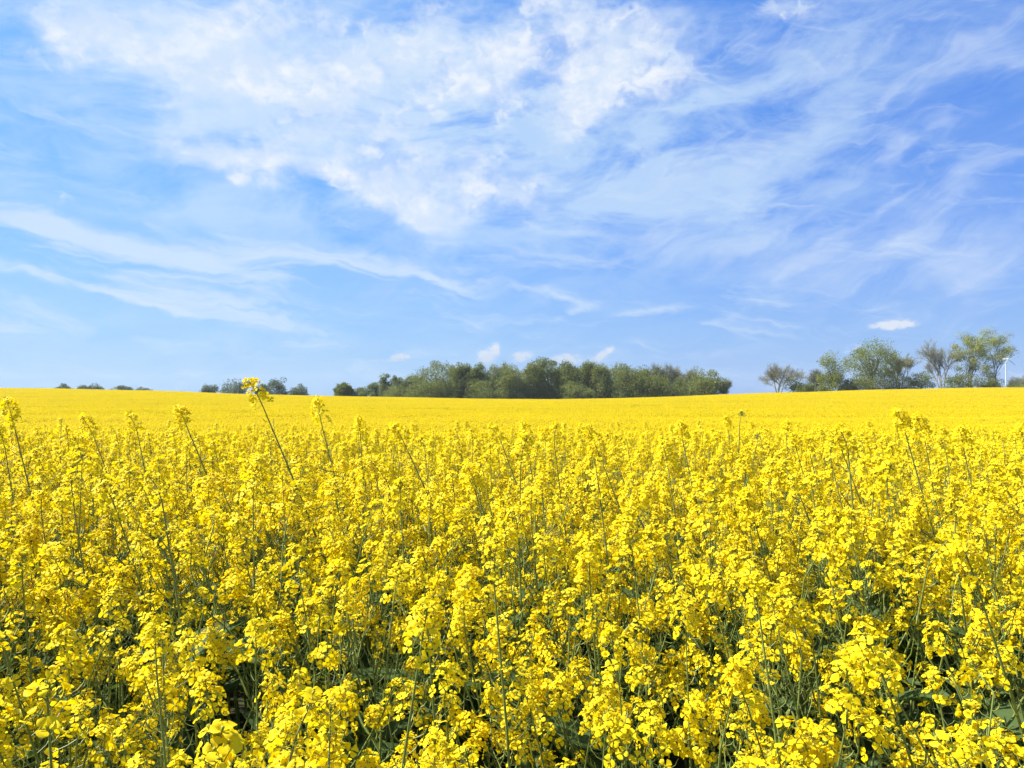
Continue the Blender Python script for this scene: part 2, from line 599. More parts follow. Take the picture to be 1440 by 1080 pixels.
def gen_plant(seed, kind):
    """kind: 'full' | 'tall' | 'green'.  returns stem MB, heads [(loc, dir, scale, green)], leaves [(loc, dir, length)], top"""
    rng = np.random.default_rng(seed)
    st = MB()
    Hm = {'full': rng.uniform(1.04, 1.16), 'tall': 1.40, 'green': 1.36}[kind]
    n = 9
    ba = rng.uniform(0, 6.28)
    bend = np.array([math.cos(ba), math.sin(ba)]) * rng.uniform(0.0, 0.07)
    ba2 = rng.uniform(0, 6.28)
    wob = np.array([math.cos(ba2), math.sin(ba2)]) * 0.012
    P = []
    for i in range(n):
        t = i / (n - 1)
        xy = bend * t * t + wob * math.sin(t * 7)
        P.append((xy[0], xy[1], Hm * t))
    P = np.array(P)
    tube(st, P, np.linspace(0.0075, 0.0017, n) * (1.05 if kind != 'full' else 0.9), 6, STEM)
    heads = [(P[-1] - (P[-1] - P[-2]) * 0.02, P[-1] - P[-2], rng.uniform(0.95, 1.2) * (1.05 if kind == 'tall' else 1), kind == 'green')]
    pods(st, rng, P, 0.70 if kind != 'full' else 0.80, 0.965, {'full': 12, 'tall': 22, 'green': 14}[kind], 0.045 if kind != 'green' else 0.022)
    nb = int(rng.integers(5, 8)) if kind != 'green' else 4
    a0 = rng.uniform(0, 6.28)
    top_lim = Hm if kind == 'full' else 1.10
    leaves = []
    for i in range(nb):
        zt = (0.34 + 0.40 * (i + rng.uniform(0.1, 0.9)) / nb) * min(Hm, 1.12)
        x = zt / Hm * (n - 1)
        k = int(x)
        b = P[k] + (P[k + 1] - P[k]) * (x - k)
        a = a0 + i * GA + rng.normal(0, 0.3)
        zend = top_lim * rng.uniform(0.70, 0.97)
        zend = max(zend, zt + 0.14)
        L = zend - zt
        sp = min(0.32 * L + rng.uniform(0.04, 0.09), 0.21)
        o = np.array([math.cos(a), math.sin(a), 0])
        Q = [b, b + o * sp * 0.38 + [0, 0, L * 0.22], b + o * sp * 0.68 + [0, 0, L * 0.50],
             b + o * sp * 0.88 + [0, 0, L * 0.76] + rng.normal(0, 0.008, 3), b + o * sp + [0, 0, L] + rng.normal(0, 0.012, 3)]
        Q = np.array([np.asarray(q, float) for q in Q])
        tube(st, Q, [0.0034, 0.0029, 0.0024, 0.0020, 0.0014], 5, STEM)
        pods(st, rng, Q, 0.55, 0.97, 11, 0.040)
        heads.append((Q[-1], Q[-1] - Q[-2] + rng.normal(0, 0.03, 3), rng.uniform(0.85, 1.15), kind == 'green' and i < 2))
        if i < 3:
            leaves.append((b, o + np.array([0, 0, 0.5]), rng.uniform(0.09, 0.16)))
        if rng.random() < 0.35:                         # a short side shoot of the branch
            bb = Q[2]
            a2 = a + rng.choice([-1, 1]) * 1.2
            o2 = np.array([math.cos(a2), math.sin(a2), 0])
            S = np.array([bb, bb + o2 * 0.035 + [0, 0, 0.05], bb + o2 * 0.055 + [0, 0, 0.12]])
            tube(st, S, [0.0018, 0.0015, 0.0011], 4, STEM)
            heads.append((S[-1], S[-1] - S[-2], rng.uniform(0.6, 0.85), False))
    for i in range(2):                                  # bigger stem leaves lower down
        zt = rng.uniform(0.30, 0.62) * min(Hm, 1.12)
        a = rng.uniform(0, 6.28)
        leaves.append((np.array([0, 0, zt]) + np.append(bend * (zt / Hm) ** 2, 0), np.array([math.cos(a), math.sin(a), 0.35]), rng.uniform(0.17, 0.28)))
    return st, heads, leaves, P[-1]


def look_rot(d, roll):
    return frame_from(d, roll)


def leaf_rot(d):
    d = np.asarray(d, float)
    d = d / np.linalg.norm(d)
    xa = np.cross(d, [0, 0, 1.0])
    xa /= np.linalg.norm(xa)
    return np.stack([xa, d, np.cross(xa, d)], 1)


N_HEAD = 14


def whole(pair):
    mb = MB()
    mb.merge(pair[0])
    mb.merge(pair[1])
    return mb


HEAD_PAIR = [gen_head(100 + i) for i in range(N_HEAD)] + [gen_head(160 + i, False, True) for i in range(5)]
GREEN_PAIR = [gen_head(200 + i, True) for i in range(2)]
HEAD_MB = [whole(q) for q in HEAD_PAIR]
GREEN_MB = [whole(q) for q in GREEN_PAIR]
TOP_ME = [(a_.mesh('flower_head', PLANT_MATS), b_.mesh('bud_cluster', PLANT_MATS)) for a_, b_ in HEAD_PAIR]
LEAF_MB = [gen_leaf(300 + i) for i in range(4)]
HEAD_ME = [m.mesh('flower_head', PLANT_MATS) for m in HEAD_MB]
GREEN_ME = [m.mesh('bud_head', PLANT_MATS) for m in GREEN_MB]
LEAF_ME = [m.mesh('leaf', PLANT_MATS) for m in LEAF_MB]

KINDS = ['full'] * 12 + ['tall'] * 4 + ['green'] * 2
VARS = []
vr = np.random.default_rng(5)
for i, k in enumerate(KINDS):
    st, heads, leaves, top = gen_plant(1000 + i, k)
    VARS.append(dict(kind=k, st=st, top=top, me=st.mesh('stem', PLANT_MATS),
                     heads=[(h[0], look_rot(h[1], vr.uniform(0, 6.28)), h[2], h[3], int(vr.integers(0, 2)) if h[3] else N_HEAD + i % 5 if j == 0 and k == 'tall' else int(vr.integers(0, N_HEAD))) for j, h in enumerate(heads)],
                     leaves=[(l[0], leaf_rot(l[1]), l[2], int(vr.integers(0, 4))) for l in leaves], used=False, proto=None))


def mesh_child(name, me, parent, A):
    o = bpy.data.objects.new(name, me)
    C.objects.link(o)
    o.parent = parent
    o.matrix_local = Matrix(A.tolist())
    return o


def rapeseed_plant(vi, loc, rot, scale, label, group):
    v = VARS[vi]
    if v['proto'] is None:
        e = bpy.data.objects.new('rapeseed_plant', None)
        e.empty_display_size = 0.1
        C.objects.link(e)
        mesh_child('stem', v['me'], e, np.eye(4))
        for j, (p, Rm, s, g, hi) in enumerate(v['heads']):
            if j == 0 and not g:
                hd = mesh_child('flower_head', TOP_ME[hi][0], e, m4(Rm, p, s))
                mesh_child('bud_cluster', TOP_ME[hi][1], hd, np.eye(4))
                continue
            mesh_child('bud_head' if g else 'flower_head', (GREEN_ME if g else HEAD_ME)[hi], e, m4(Rm, p, s))
        for p, Rm, s, li in v['leaves']:
            mesh_child('leaf', LEAF_ME[li], e, m4(Rm, p, s))
        v['proto'] = e
    else:
        src = v['proto']
        e = src.copy()
        C.objects.link(e)
        for ch in v['kids']:
            c = ch.copy()
            C.objects.link(c)
            c.parent = e
            for gr in v['grand'].get(ch.name, ()):
                d = gr.copy()
                C.objects.link(d)
                d.parent = c
    if 'kids' not in v:
        v['kids'] = list(e.children)
        v['grand'] = {ch.name: list(ch.children) for ch in v['kids']}
    e.location = loc
    e.rotation_euler = rot
    e.scale = (scale,) * 3
    e['label'] = label
    e['category'] = 'plant'
    if group:
        e['group'] = group
    return e


# ------------------------------------------------------------------ terrain
CROP = 1.13
EDGE_Y = 200.0
EU = np.array([-1500, 0, 210, 320, 440, 600, 750, 880, 1000, 1100, 1250, 1440, 3000.0])
EV = np.array([545, 545, 549, 553.5, 556.5, 559.5, 562, 560.5, 555.5, 552, 547.5, 544.5, 544])


def sstep(a, b, x):
    t = np.clip((x - a) / (b - a), 0, 1)
    return t * t * (3 - 2 * t)


def canopy_drop(y):
    return np.interp(y, [-50, 3, 5, 8, 14, 28, 50, 80, 120, 200], [-.0, 0, -.03, -.17, -.46, -.95, -1.28, -1.48, -1.5, -1.4])


def ground_h(x, y):
    x = np.asarray(x, float)
    y = np.asarray(y, float)
    p = sum(canopy_drop(y + d) for d in (-3, -1.5, 0, 1.5, 3)) / 5 - 0.0
    p = np.where(y < 3, 0.0, p)
    ys = np.maximum(y, 30.0)
    px = 720 + F * x / ys
    e = sum(np.interp(px + d, EU, EV) for d in (-60, -30, 0, 30, 60)) / 5
    yy = np.minimum(ys, EDGE_Y)
    # canopy height at the far edge, seen at the measured row
    zfar = CAM_Z + (ROW0 - e) / F * yy - CROP
    w = sstep(45, EDGE_Y, y)
    z = p * (1 - w) + zfar * w
    drop = np.maximum(y - EDGE_Y - 8, 0)
    z = z - np.minimum(drop * 0.022, 1.2) - np.clip((y - 260) * 0.03, 0, 25)
    z = z + 0.05 * np.sin(x * 0.21 + 1.3) * np.sin(y * 0.17) * np.clip((y - 12) / 20, 0, 1)
    return z


def gh(x, y):
    return float(ground_h(x, y))


def build_ground():
    ys = np.concatenate([np.linspace(-60, 0, 6), np.linspace(1, 60, 60), np.linspace(62, 260, 100), np.linspace(270, 600, 25), np.geomspace(640, 1500, 8)])
    us = np.concatenate([np.linspace(-1, 1, 81)])
    V, q = [], []
    for y in ys:
        half = max(60.0, 60 + 1.25 * max(y, 0))
        xs = us * half
        V.append(np.stack([xs, np.full_like(xs, y), ground_h(xs, np.full_like(xs, y))], 1))
    n = len(us)
    for i in range(len(ys) - 1):
        k = np.arange(n - 1)
        q.append(np.stack([i * n + k, i * n + k + 1, (i + 1) * n + k + 1, (i + 1) * n + k], 1))
    mb = MB()
    mb.add(np.concatenate(V), np.concatenate(q))
    m, t = new_mat('soil_and_grass')
    out = t.nodes.new('ShaderNodeOutputMaterial')
    p = t.nodes.new('ShaderNodeBsdfPrincipled')
    tc = t.nodes.new('ShaderNodeTexCoord')
    sp = t.nodes.new('ShaderNodeSeparateXYZ')
    t.links.new(tc.outputs['Object'], sp.inputs[0])
    n1 = noise(X(tc.outputs['Object']), 9.0, 6, 0.65)
    n2 = noise(X(tc.outputs['Object']), 0.08, 5, 0.6)
    soil = mixc(smooth(n1, 0.35, 0.65), (0.030, 0.026, 0.016), (0.050, 0.062, 0.022))
    grass = mixc(smooth(n2, 0.35, 0.65), (0.055, 0.085, 0.025), (0.090, 0.115, 0.040))
    col = mixc(smooth(X(sp.outputs[1]), 202.0, 206.0), soil, grass)
    t.links.new(col.v, p.inputs['Base Color'])
    p.inputs['Roughness'].default_value = 0.9
    p.inputs['Specular IOR Level'].default_value = 0.1
    t.links.new(p.outputs[0], out.inputs[0])
    o = mb.obj('ground', [m])
    o['kind'] = 'structure'


build_ground()

# ------------------------------------------------------------------ individual rapeseed plants
rs = np.random.default_rng(42)


def pix(px, py, y):
    return np.array([(px - 720) / F * y, y, CAM_Z + (ROW0 - py) / F * y])


GRP = 'rapeseed plants in bloom at the front of the field'
# plants that stand clear of the canopy: head column, head row, distance, lean to the left in degrees, variant, label
HEROES = [
    (357, 541, 2.2, 20, 12, 'tallest yellow rapeseed plant, its leaning top standing up against the sky'),
    (446, 571, 2.5, 15, 13, 'tall yellow rapeseed plant just right of the tallest one, leaning left below the skyline'),
    (252, 574, 2.5, 23, 14, 'tall yellow rapeseed plant left of the tallest one, leaning steeply with a bare stem'),
    (188, 582, 2.6, 12, 15, 'tall rapeseed plant with a dense double yellow top, left of the steep bare stem'),
    (124, 592, 2.9, 18, 13, 'slim tall yellow rapeseed plant leaning left near the left edge'),
    (13, 570, 2.2, 17, 12, 'tall yellow rapeseed plant at the left edge of the picture, leaning left'),
    (556, 596, 3.2, 22, 14, 'small leaning rapeseed top above the canopy below the left end of the wood'),
    (696, 598, 3.3, 20, 15, 'thin leaning rapeseed stem with a small yellow top below the middle of the wood'),
    (738, 602, 2.7, 8, 13, 'nearly upright tall rapeseed plant with a long dark stem below the middle of the wood'),
    (828, 602, 2.9, 17, 12, 'tall leaning rapeseed plant with a curved stem below the right half of the wood'),
    (1041, 574, 2.9, 3, 16, 'green budded rapeseed plant without flowers, standing highest right of the middle'),
    (1070, 606, 3.0, -9, 17, 'shorter green budded rapeseed plant leaning right beside the higher green one'),
    (955, 594, 3.4, 14, 14, 'small tall rapeseed top left of the green budded plants'),
    (1172, 602, 2.6, 20, 15, 'broad topped yellow rapeseed plant leaning left below the conical tree'),
    (1266, 583, 2.2, 14, 12, 'bright tall rapeseed plant with big open flowers below the large willow'),
    (1296, 593, 2.4, 7, 13, 'tall rapeseed plant close right of the bright big flowered one'),
    (1348, 601, 2.5, 16, 14, 'tall yellow rapeseed plant leaning left near the right edge'),
    (1436, 600, 2.7, 10, 15, 'tall yellow rapeseed plant cut by the right edge of the picture'),
    (1115, 616, 3.3, 15, 13, 'slim yellow rapeseed top just right of the green budded plants'),
    (885, 742, 1.75, 4, 13, 'upright rapeseed plant with a green topped head in the middle of the crop'),
    (1060, 815, 1.35, 3, 12, 'rapeseed plant with a thick straight stem in the right foreground'),
    (690, 765, 1.45, 5, 15, 'full headed rapeseed plant standing out in the middle foreground'),
    (600, 860, 1.05, -6, 12, 'rapeseed plant with a stout slanting stem at the bottom middle'),
    (75, 1062, 0.80, 5, 3, 'rapeseed plant with large close flowers in the bottom left corner'),
    (318, 1058, 0.80, 5, 5, 'large close rapeseed head at the bottom edge left of the middle'),
    (1362, 1060, 0.86, 5, 7, 'large close rapeseed head near the bottom right corner'),
]
used_xy = []
for px, py, y, lean, vi, label in HEROES:
    if 2.0 < y < 3.0:
        y *= 1.22
    v = VARS[vi]
    Hd = pix(px, py, y)
    rot = Euler((rs.normal(0, 0.03), -R(lean), rs.uniform(0, 6.28) * 0), 'XYZ')
    Rm = np.array(rot.to_matrix())
    yaw = np.array(Matrix.Rotation(rs.uniform(0, 6.28), 3, 'Z'))
    Rm = Rm @ yaw
    T = Rm @ (v['top'] + v['heads'][0][1][:, 2] * 0.072)
    base_z = 0.0
    s = 1.0
    for _ in range(3):
        s = (Hd[2] - base_z) / T[2]
        b = Hd - s * T
        base_z = gh(b[0], b[1])
    rapeseed_plant(vi, (b[0], b[1], base_z), Matrix(Rm.tolist()).to_euler(), s, label, GRP)
    used_xy.append((b[0], b[1], y, px))

# stratified places for every other plant within 15 m
DENS = 25.0
cell = 1 / math.sqrt(DENS)
NEAR_MAX = 15.0
pts = []
for iy in range(int(NEAR_MAX / cell) + 1):
    y = 0.62 + iy * cell
    half = 0.95 * y + 1.2
    nx = int(2 * half / cell)
    for ix in range(nx):
        x = -half + (ix + rs.uniform(-0.05, 1.05)) * cell
        pts.append((x, y + rs.uniform(-0.5, 0.5) * cell))
pts = np.array(pts)
keep = pts[:, 1] > 0.60
pts = pts[keep]
in_view = (np.abs(pts[:, 0]) < 0.70 * pts[:, 1] + 0.06) & (pts[:, 1] > 0.66)
dist = np.hypot(pts[:, 0], pts[:, 1])
order = np.argsort(np.where(in_view, dist, 1e6))
n_ind = 300 - len(HEROES)
ind = order[:n_ind]
rest = order[n_ind:]


def no_taller(vi, s, x, y, row):
    """keep a plant below the given photo row, so that only a few stand clear of the canopy"""
    lim = (CAM_Z - (row - ROW0) / F * y - gh(x, y)) / (VARS[vi]['top'][2] + 0.06)
    return min(s, lim * rs.uniform(0.95, 1.0))


def plant_pose(x, y):
    """lean of the whole crop to the left with its own scatter, gentle patches of higher and lower growth"""
    yaw = rs.uniform(0, 6.28)
    lean = rs.normal(7.5, 5.5)
    pitch = rs.normal(-1.0, 5.0)
    E = (Euler((R(pitch), -R(lean), 0), 'XYZ').to_matrix() @ Matrix.Rotation(yaw, 3, 'Z')).to_euler()
    patch = 0.035 * math.sin(x * 2.1 + 0.6) * math.sin(y * 1.7 + 1.0)
    grow = float(np.interp(y, [0.6, 1.0, 1.6, 2.4, 6.0, 14.0], [0.80, 0.89, 0.99, 1.08, 1.06, 0.98]))
    s = (1.0 + patch) * rs.uniform(0.86, 1.07) * grow
    return E, s


zones = [(1.45, 'yellow rapeseed plant in the lowest row, single flowers plain to see'),
         (2.4, 'yellow rapeseed plant in the mid foreground with gaps around it'),
         (3.3, 'yellow rapeseed plant in the crowded rows where heads close up'),
         (99., 'yellow rapeseed plant in the farthest rows of separate heads')]
side_txt = ['in the left third', 'in the middle third', 'in the right third']
for i in ind:
    x, y = pts[i]
    E, s = plant_pose(x, y)
    d = dist[i]
    zt = next(t for lim, t in zones if d < lim)
    pxc = 720 + F * x / y
    st_ = side_txt[0 if pxc < 480 else 1 if pxc < 960 else 2]
    vi = int(rs.integers(0, 12))
    if y > 1.5 and rs.random() < 0.14:                  # a plant that overtops its neighbours
        vi = int(rs.integers(12, 16))
        s *= rs.uniform(0.80, 0.93)
    s = no_taller(vi, s, x, y, 590 if vi >= 12 else 618)
    rapeseed_plant(vi, (x, y, gh(x, y)), E, s, zt + ', ' + st_, GRP)

# ------------------------------------------------------------------ the rest of the crop: one mass
proto = bpy.data.collections.new('crop_sources')       # only feeds the mass below
src_names = []


def source(mb, name):
    me = mb.mesh(name, PLANT_MATS)
    o = bpy.data.objects.new(name, me)
    proto.objects.link(o)


def joined_plant(v):
    mb = MB()
    mb.merge(v['st'])
    for p, Rm, s, g, hi in v['heads']:
        mb.merge((GREEN_MB if g else HEAD_MB)[hi], m4(Rm, p, s))
    for p, Rm, s, li in v['leaves']:
        mb.merge(LEAF_MB[li], m4(Rm, p, s))
    return mb


for i in range(14):
    source(joined_plant(VARS[i]), 'crop_a_plant_%02d' % i)
N_PLANT_SRC = 14


def soup(mb, cen, nrm, size, asp, mat, rng, bend=0.0):
    """many loose small faces at once"""
    n = len(cen)
    nrm = nrm / (np.linalg.norm(nrm, axis=1)[:, None] + 1e-9)
    ref = rng.normal(0, 1, (n, 3))
    a = np.cross(nrm, ref)
    a /= np.linalg.norm(a, axis=1)[:, None] + 1e-9
    b = np.cross(nrm, a)
    sx = (size * 0.5)[:, None]
    sy = (size * 0.5 * asp)[:, None]
    V = np.stack([cen - a * sx - b * sy * 0.6, cen + a * sx * 0.6 - b * sy, cen + a * sx + b * sy * 0.6, cen - a * sx * 0.6 + b * sy], 1)
    mb.add(V.reshape(-1, 3), np.arange(n * 4).reshape(-1, 4), None, mat)


def crop_patch(seed, size, heads_m2, per_head, fsize, stems_m2, leaves_m2):
    rng = np.random.default_rng(seed)
    mb = MB()
    nh = int(heads_m2 * size * size)
    hp = np.stack([rng.uniform(-.5, .5, nh) * size * 1.04, rng.uniform(-.5, .5, nh) * size * 1.04,
                   1.10 - np.abs(rng.normal(0, 0.17 if size < 2 else 0.22, nh)) + 0.06 * (rng.random(nh) < 0.08)], 1)
    hp[:, 2] += 0.03 * np.sin(hp[:, 0] * 5 + seed) * np.cos(hp[:, 1] * 4)
    c = np.repeat(hp, per_head, 0)
    off = rng.normal(0, 1, c.shape)
    off /= np.linalg.norm(off, axis=1)[:, None]
    off[:, 2] = np.abs(off[:, 2]) * 1.1 - 0.25
    c = c + off * np.array([0.030, 0.030, 0.038])
    nr = off + np.array([0, 0, 0.6 if size < 2 else 0.1]) + rng.normal(0, 0.35 if size < 2 else 0.7, c.shape)
    soup(mb, c, nr, fsize * rng.uniform(0.8, 1.25, len(c)), 1.0, PETAL, rng)
    ns = int(stems_m2 * size * size)
    if ns:
        b = np.stack([rng.uniform(-.5, .5, ns) * size, rng.uniform(-.5, .5, ns) * size, np.full(ns, 0.25)], 1)
        k = rng.integers(0, nh, ns)
        tp = hp[k].copy()
        tp[:, :2] += rng.normal(0, 0.02, (ns, 2))
        b[:, :2] = tp[:, :2] + rng.normal(0, 0.07, (ns, 2)) + np.array([0.06, 0])
        wdt = np.array([0.003, 0, 0]) if size < 2 else np.array([0.006, 0, 0])
        V = np.stack([b - wdt, b + wdt, tp + wdt * .7, tp - wdt * .7], 1)
        mb.add(V.reshape(-1, 3), np.arange(ns * 4).reshape(-1, 4), None, STEM)
        wdt = wdt[[1, 0, 2]]
        V = np.stack([b - wdt, b + wdt, tp + wdt * .7, tp - wdt * .7], 1)
        mb.add(V.reshape(-1, 3), np.arange(ns * 4).reshape(-1, 4), None, STEM)
    nl = int(leaves_m2 * size * size)
    if nl:
        c = np.stack([rng.uniform(-.5, .5, nl) * size, rng.uniform(-.5, .5, nl) * size, rng.uniform(0.3, 0.8, nl)], 1)
        soup(mb, c, rng.normal(0, 1, c.shape) + [0, 0, 1.0], rng.uniform(0.07, 0.14, nl) if size < 2 else rng.uniform(0.15, 0.3, nl), 0.45, LEAF, rng)
    return mb


MID, FAR = 1.2, 4.0
for i in range(5):
    source(crop_patch(50 + i, MID, 165, 15, 0.017, 150, 90), 'crop_b_patch_%02d' % i)
for i in range(4):
    source(crop_patch(80 + i, FAR, 120, 4, 0.036, 34, 24), 'crop_c_patch_%02d' % i)

loc, rotv, scl, idx = [], [], [], []
for i in rest:
    x, y = pts[i]
    E, s = plant_pose(x, y)
    vi = int(rs.integers(0, 12)) if rs.random() > 0.09 else int(rs.integers(12, 14))
    if vi >= 12:
        s *= rs.uniform(0.76, 0.89)
    if y > 0.5:
        s = no_taller(vi, s, x, y, 588 if vi >= 12 else 604)
    loc.append((x, y, gh(x, y)))
    rotv.append(tuple(E))
    scl.append(s)
    idx.append(vi)


def patches(y0, y1, size, first, count, ext):
    ny = int(math.ceil((y1 - y0) / size))
    for iy in range(ny):
        y = y0 + (iy + 0.5) * size
        half = ext * y + 6
        nx = int(2 * half / size)
        for ix in range(nx):
            x = -half + (ix + 0.5) * size + rs.uniform(-.1, .1) * size
            yy = y + rs.uniform(-.08, .08) * size
            e = size * 0.5
            gx = (gh(x + e, yy) - gh(x - e, yy)) / size
            gy = (gh(x, yy + e) - gh(x, yy - e)) / size
            tilt = Vector((0, 0, 1)).rotation_difference(Vector((-gx, -gy, 1)).normalized()).to_matrix()
            E = (tilt @ Matrix.Rotation(math.pi / 2 * int(rs.integers(0, 4)), 3, 'Z')).to_euler()
            loc.append((x, yy, gh(x, yy)))
            rotv.append(tuple(E))
            scl.append(rs.uniform(0.97, 1.03) + 0.035 * math.sin(x * 0.11 + 2 * math.sin(yy * 0.07)) * math.sin(yy * 0.19 + 0.02 * x) + 0.02 * math.sin(yy * 0.45))
            idx.append(first + int(rs.integers(0, count)))


patches(NEAR_MAX + 0.1, 52, MID, N_PLANT_SRC, 5, 0.86)
patches(52, EDGE_Y + 2, FAR, N_PLANT_SRC + 5, 4, 0.84)

me = bpy.data.meshes.new('rapeseed_crop')
me.from_pydata(loc, [], [])
a = me.attributes.new('turn', 'FLOAT_VECTOR', 'POINT')
a.data.foreach_set('vector', np.array(rotv, float).ravel())
a = me.attributes.new('size', 'FLOAT', 'POINT')
a.data.foreach_set('value', np.array(scl, float))
a = me.attributes.new('pick', 'INT', 'POINT')
a.data.foreach_set('value', np.array(idx, np.int32))
crop = bpy.data.objects.new('rapeseed_crop', me)
C.objects.link(crop)
crop['kind'] = 'stuff'
crop['label'] = 'dense mass of yellow flowering rapeseed filling the field up to the trees'
crop['category'] = 'crop'
g = bpy.data.node_groups.new('scatter_crop', 'GeometryNodeTree')
g.interface.new_socket('Geometry', in_out='INPUT', socket_type='NodeSocketGeometry')
g.interface.new_socket('Geometry', in_out='OUTPUT', socket_type='NodeSocketGeometry')
gi, go = g.nodes.new('NodeGroupInput'), g.nodes.new('NodeGroupOutput')
ci = g.nodes.new('GeometryNodeCollectionInfo')
ci.inputs['Collection'].default_value = proto
ci.inputs['Separate Children'].default_value = True
ci.inputs['Reset Children'].default_value = True
ip = g.nodes.new('GeometryNodeInstanceOnPoints')
ip.inputs['Pick Instance'].default_value = True


def named(nm, ty):
    n = g.nodes.new('GeometryNodeInputNamedAttribute')
    n.data_type = ty
    n.inputs['Name'].default_value = nm
    return n.outputs['Attribute']


e2r = g.nodes.new('FunctionNodeEulerToRotation')
g.links.new(named('turn', 'FLOAT_VECTOR'), e2r.inputs[0])
g.links.new(gi.outputs[0], ip.inputs['Points'])
g.links.new(ci.outputs[0], ip.inputs['Instance'])
g.links.new(named('pick', 'INT'), ip.inputs['Instance Index'])
g.links.new(e2r.outputs[0], ip.inputs['Rotation'])
g.links.new(named('size', 'FLOAT'), ip.inputs['Scale'])
g.links.new(ip.outputs[0], go.inputs[0])
md = crop.modifiers.new('scatter', 'NODES')
md.node_group = g

# ------------------------------------------------------------------ trees
M_BARK = plant_mat('bark', ((0.060, 0.050, 0.036), (0.11, 0.095, 0.07)), 0, None, 0.85, 0.1, 2)
M_TWIG = plant_mat('twig', ((0.23, 0.215, 0.15), (0.31, 0.295, 0.21)), 0, None, 0.85, 0.1, 2)


def fol(name, a, b):
    return plant_mat(name, (a, b), 0.36, None, 0.6, 0.15, 0.5)


F_DARK = fol('foliage_oak', (0.145, 0.175, 0.036), (0.205, 0.225, 0.048))
F_MID = fol('foliage_field_maple', (0.165, 0.195, 0.042), (0.235, 0.255, 0.060))
F_OLIVE = fol('foliage_poplar', (0.20, 0.235, 0.046), (0.27, 0.30, 0.062))
F_WILLOW = fol('foliage_willow', (0.24, 0.265, 0.056), (0.33, 0.34, 0.078))
F_GREY = fol('foliage_ash', (0.165, 0.20, 0.070), (0.235, 0.265, 0.095))
F_FAR = fol('foliage_distant', (0.12, 0.155, 0.075), (0.17, 0.205, 0.095))
TREE_MATS = [M_BARK, M_TWIG, F_DARK, F_MID, F_OLIVE, F_WILLOW, F_GREY, F_FAR]
BARK, TWIG, DARK, MIDG, OLIVE, WILLOW, GREY, FARG = range(8)


def branchwork(mb, rng, base, H, W, levels, spread, r0, stems=1, mat=BARK, tips=None, first=0.25, fan=0.9):
    """recursive limbs inside a crown H tall and W wide"""
    def grow(p, d, L, r, lev):
        n = 4
        P = [p]
        dd = d.copy()
        for i in range(n):
            dd = dd + rng.normal(0, 0.10, 3) + np.array([0, 0, 0.05])
            dd /= np.linalg.norm(dd)
            P.append(P[-1] + dd * L / n)
        tube(mb, P, np.maximum(np.linspace(r, r * 0.5, n + 1), 0.022), 5 if lev == 0 else 4 if lev < 3 else 3, mat if lev < 2 else (TWIG if mat == TWIG else mat))
        if tips is not None and lev >= 1:
            tips.extend(P[2:])
        if lev >= levels:
            return
        nb = int(rng.integers(3, 5))
        for i in range(nb):
            t = rng.uniform(0.45 if lev == 0 else 0.3, 1.0)
            k = min(int(t * n), n - 1)
            q = P[k] + (P[k + 1] - P[k]) * (t * n - k)
            a = rng.uniform(0, 6.28)
            Rm = frame_from(dd)
            o = Rm[:, 0] * math.cos(a) + Rm[:, 1] * math.sin(a)
            nd = dd * fan + o * spread * rng.uniform(0.5, 1.2)
            nd[2] = nd[2] if nd[2] > 0 else nd[2] * 0.4
            nd /= np.linalg.norm(nd)
            grow(q, nd, L * rng.uniform(0.55, 0.78), r * 0.55, lev + 1)
    for s in range(stems):
        a = rng.uniform(0, 6.28)
        tilt = 0.06 if stems == 1 else rng.uniform(0.12, 0.34)
        d = np.array([math.cos(a) * tilt, math.sin(a) * tilt, 1.0])
        d /= np.linalg.norm(d)
        off = np.array([math.cos(a), math.sin(a), 0]) * (0 if stems == 1 else rng.uniform(0.1, 0.5))
        grow(np.asarray(base, float) + off, d, H * (0.46 if stems == 1 else rng.uniform(0.42, 0.56)), r0 * (1 if stems == 1 else 0.7), 0)


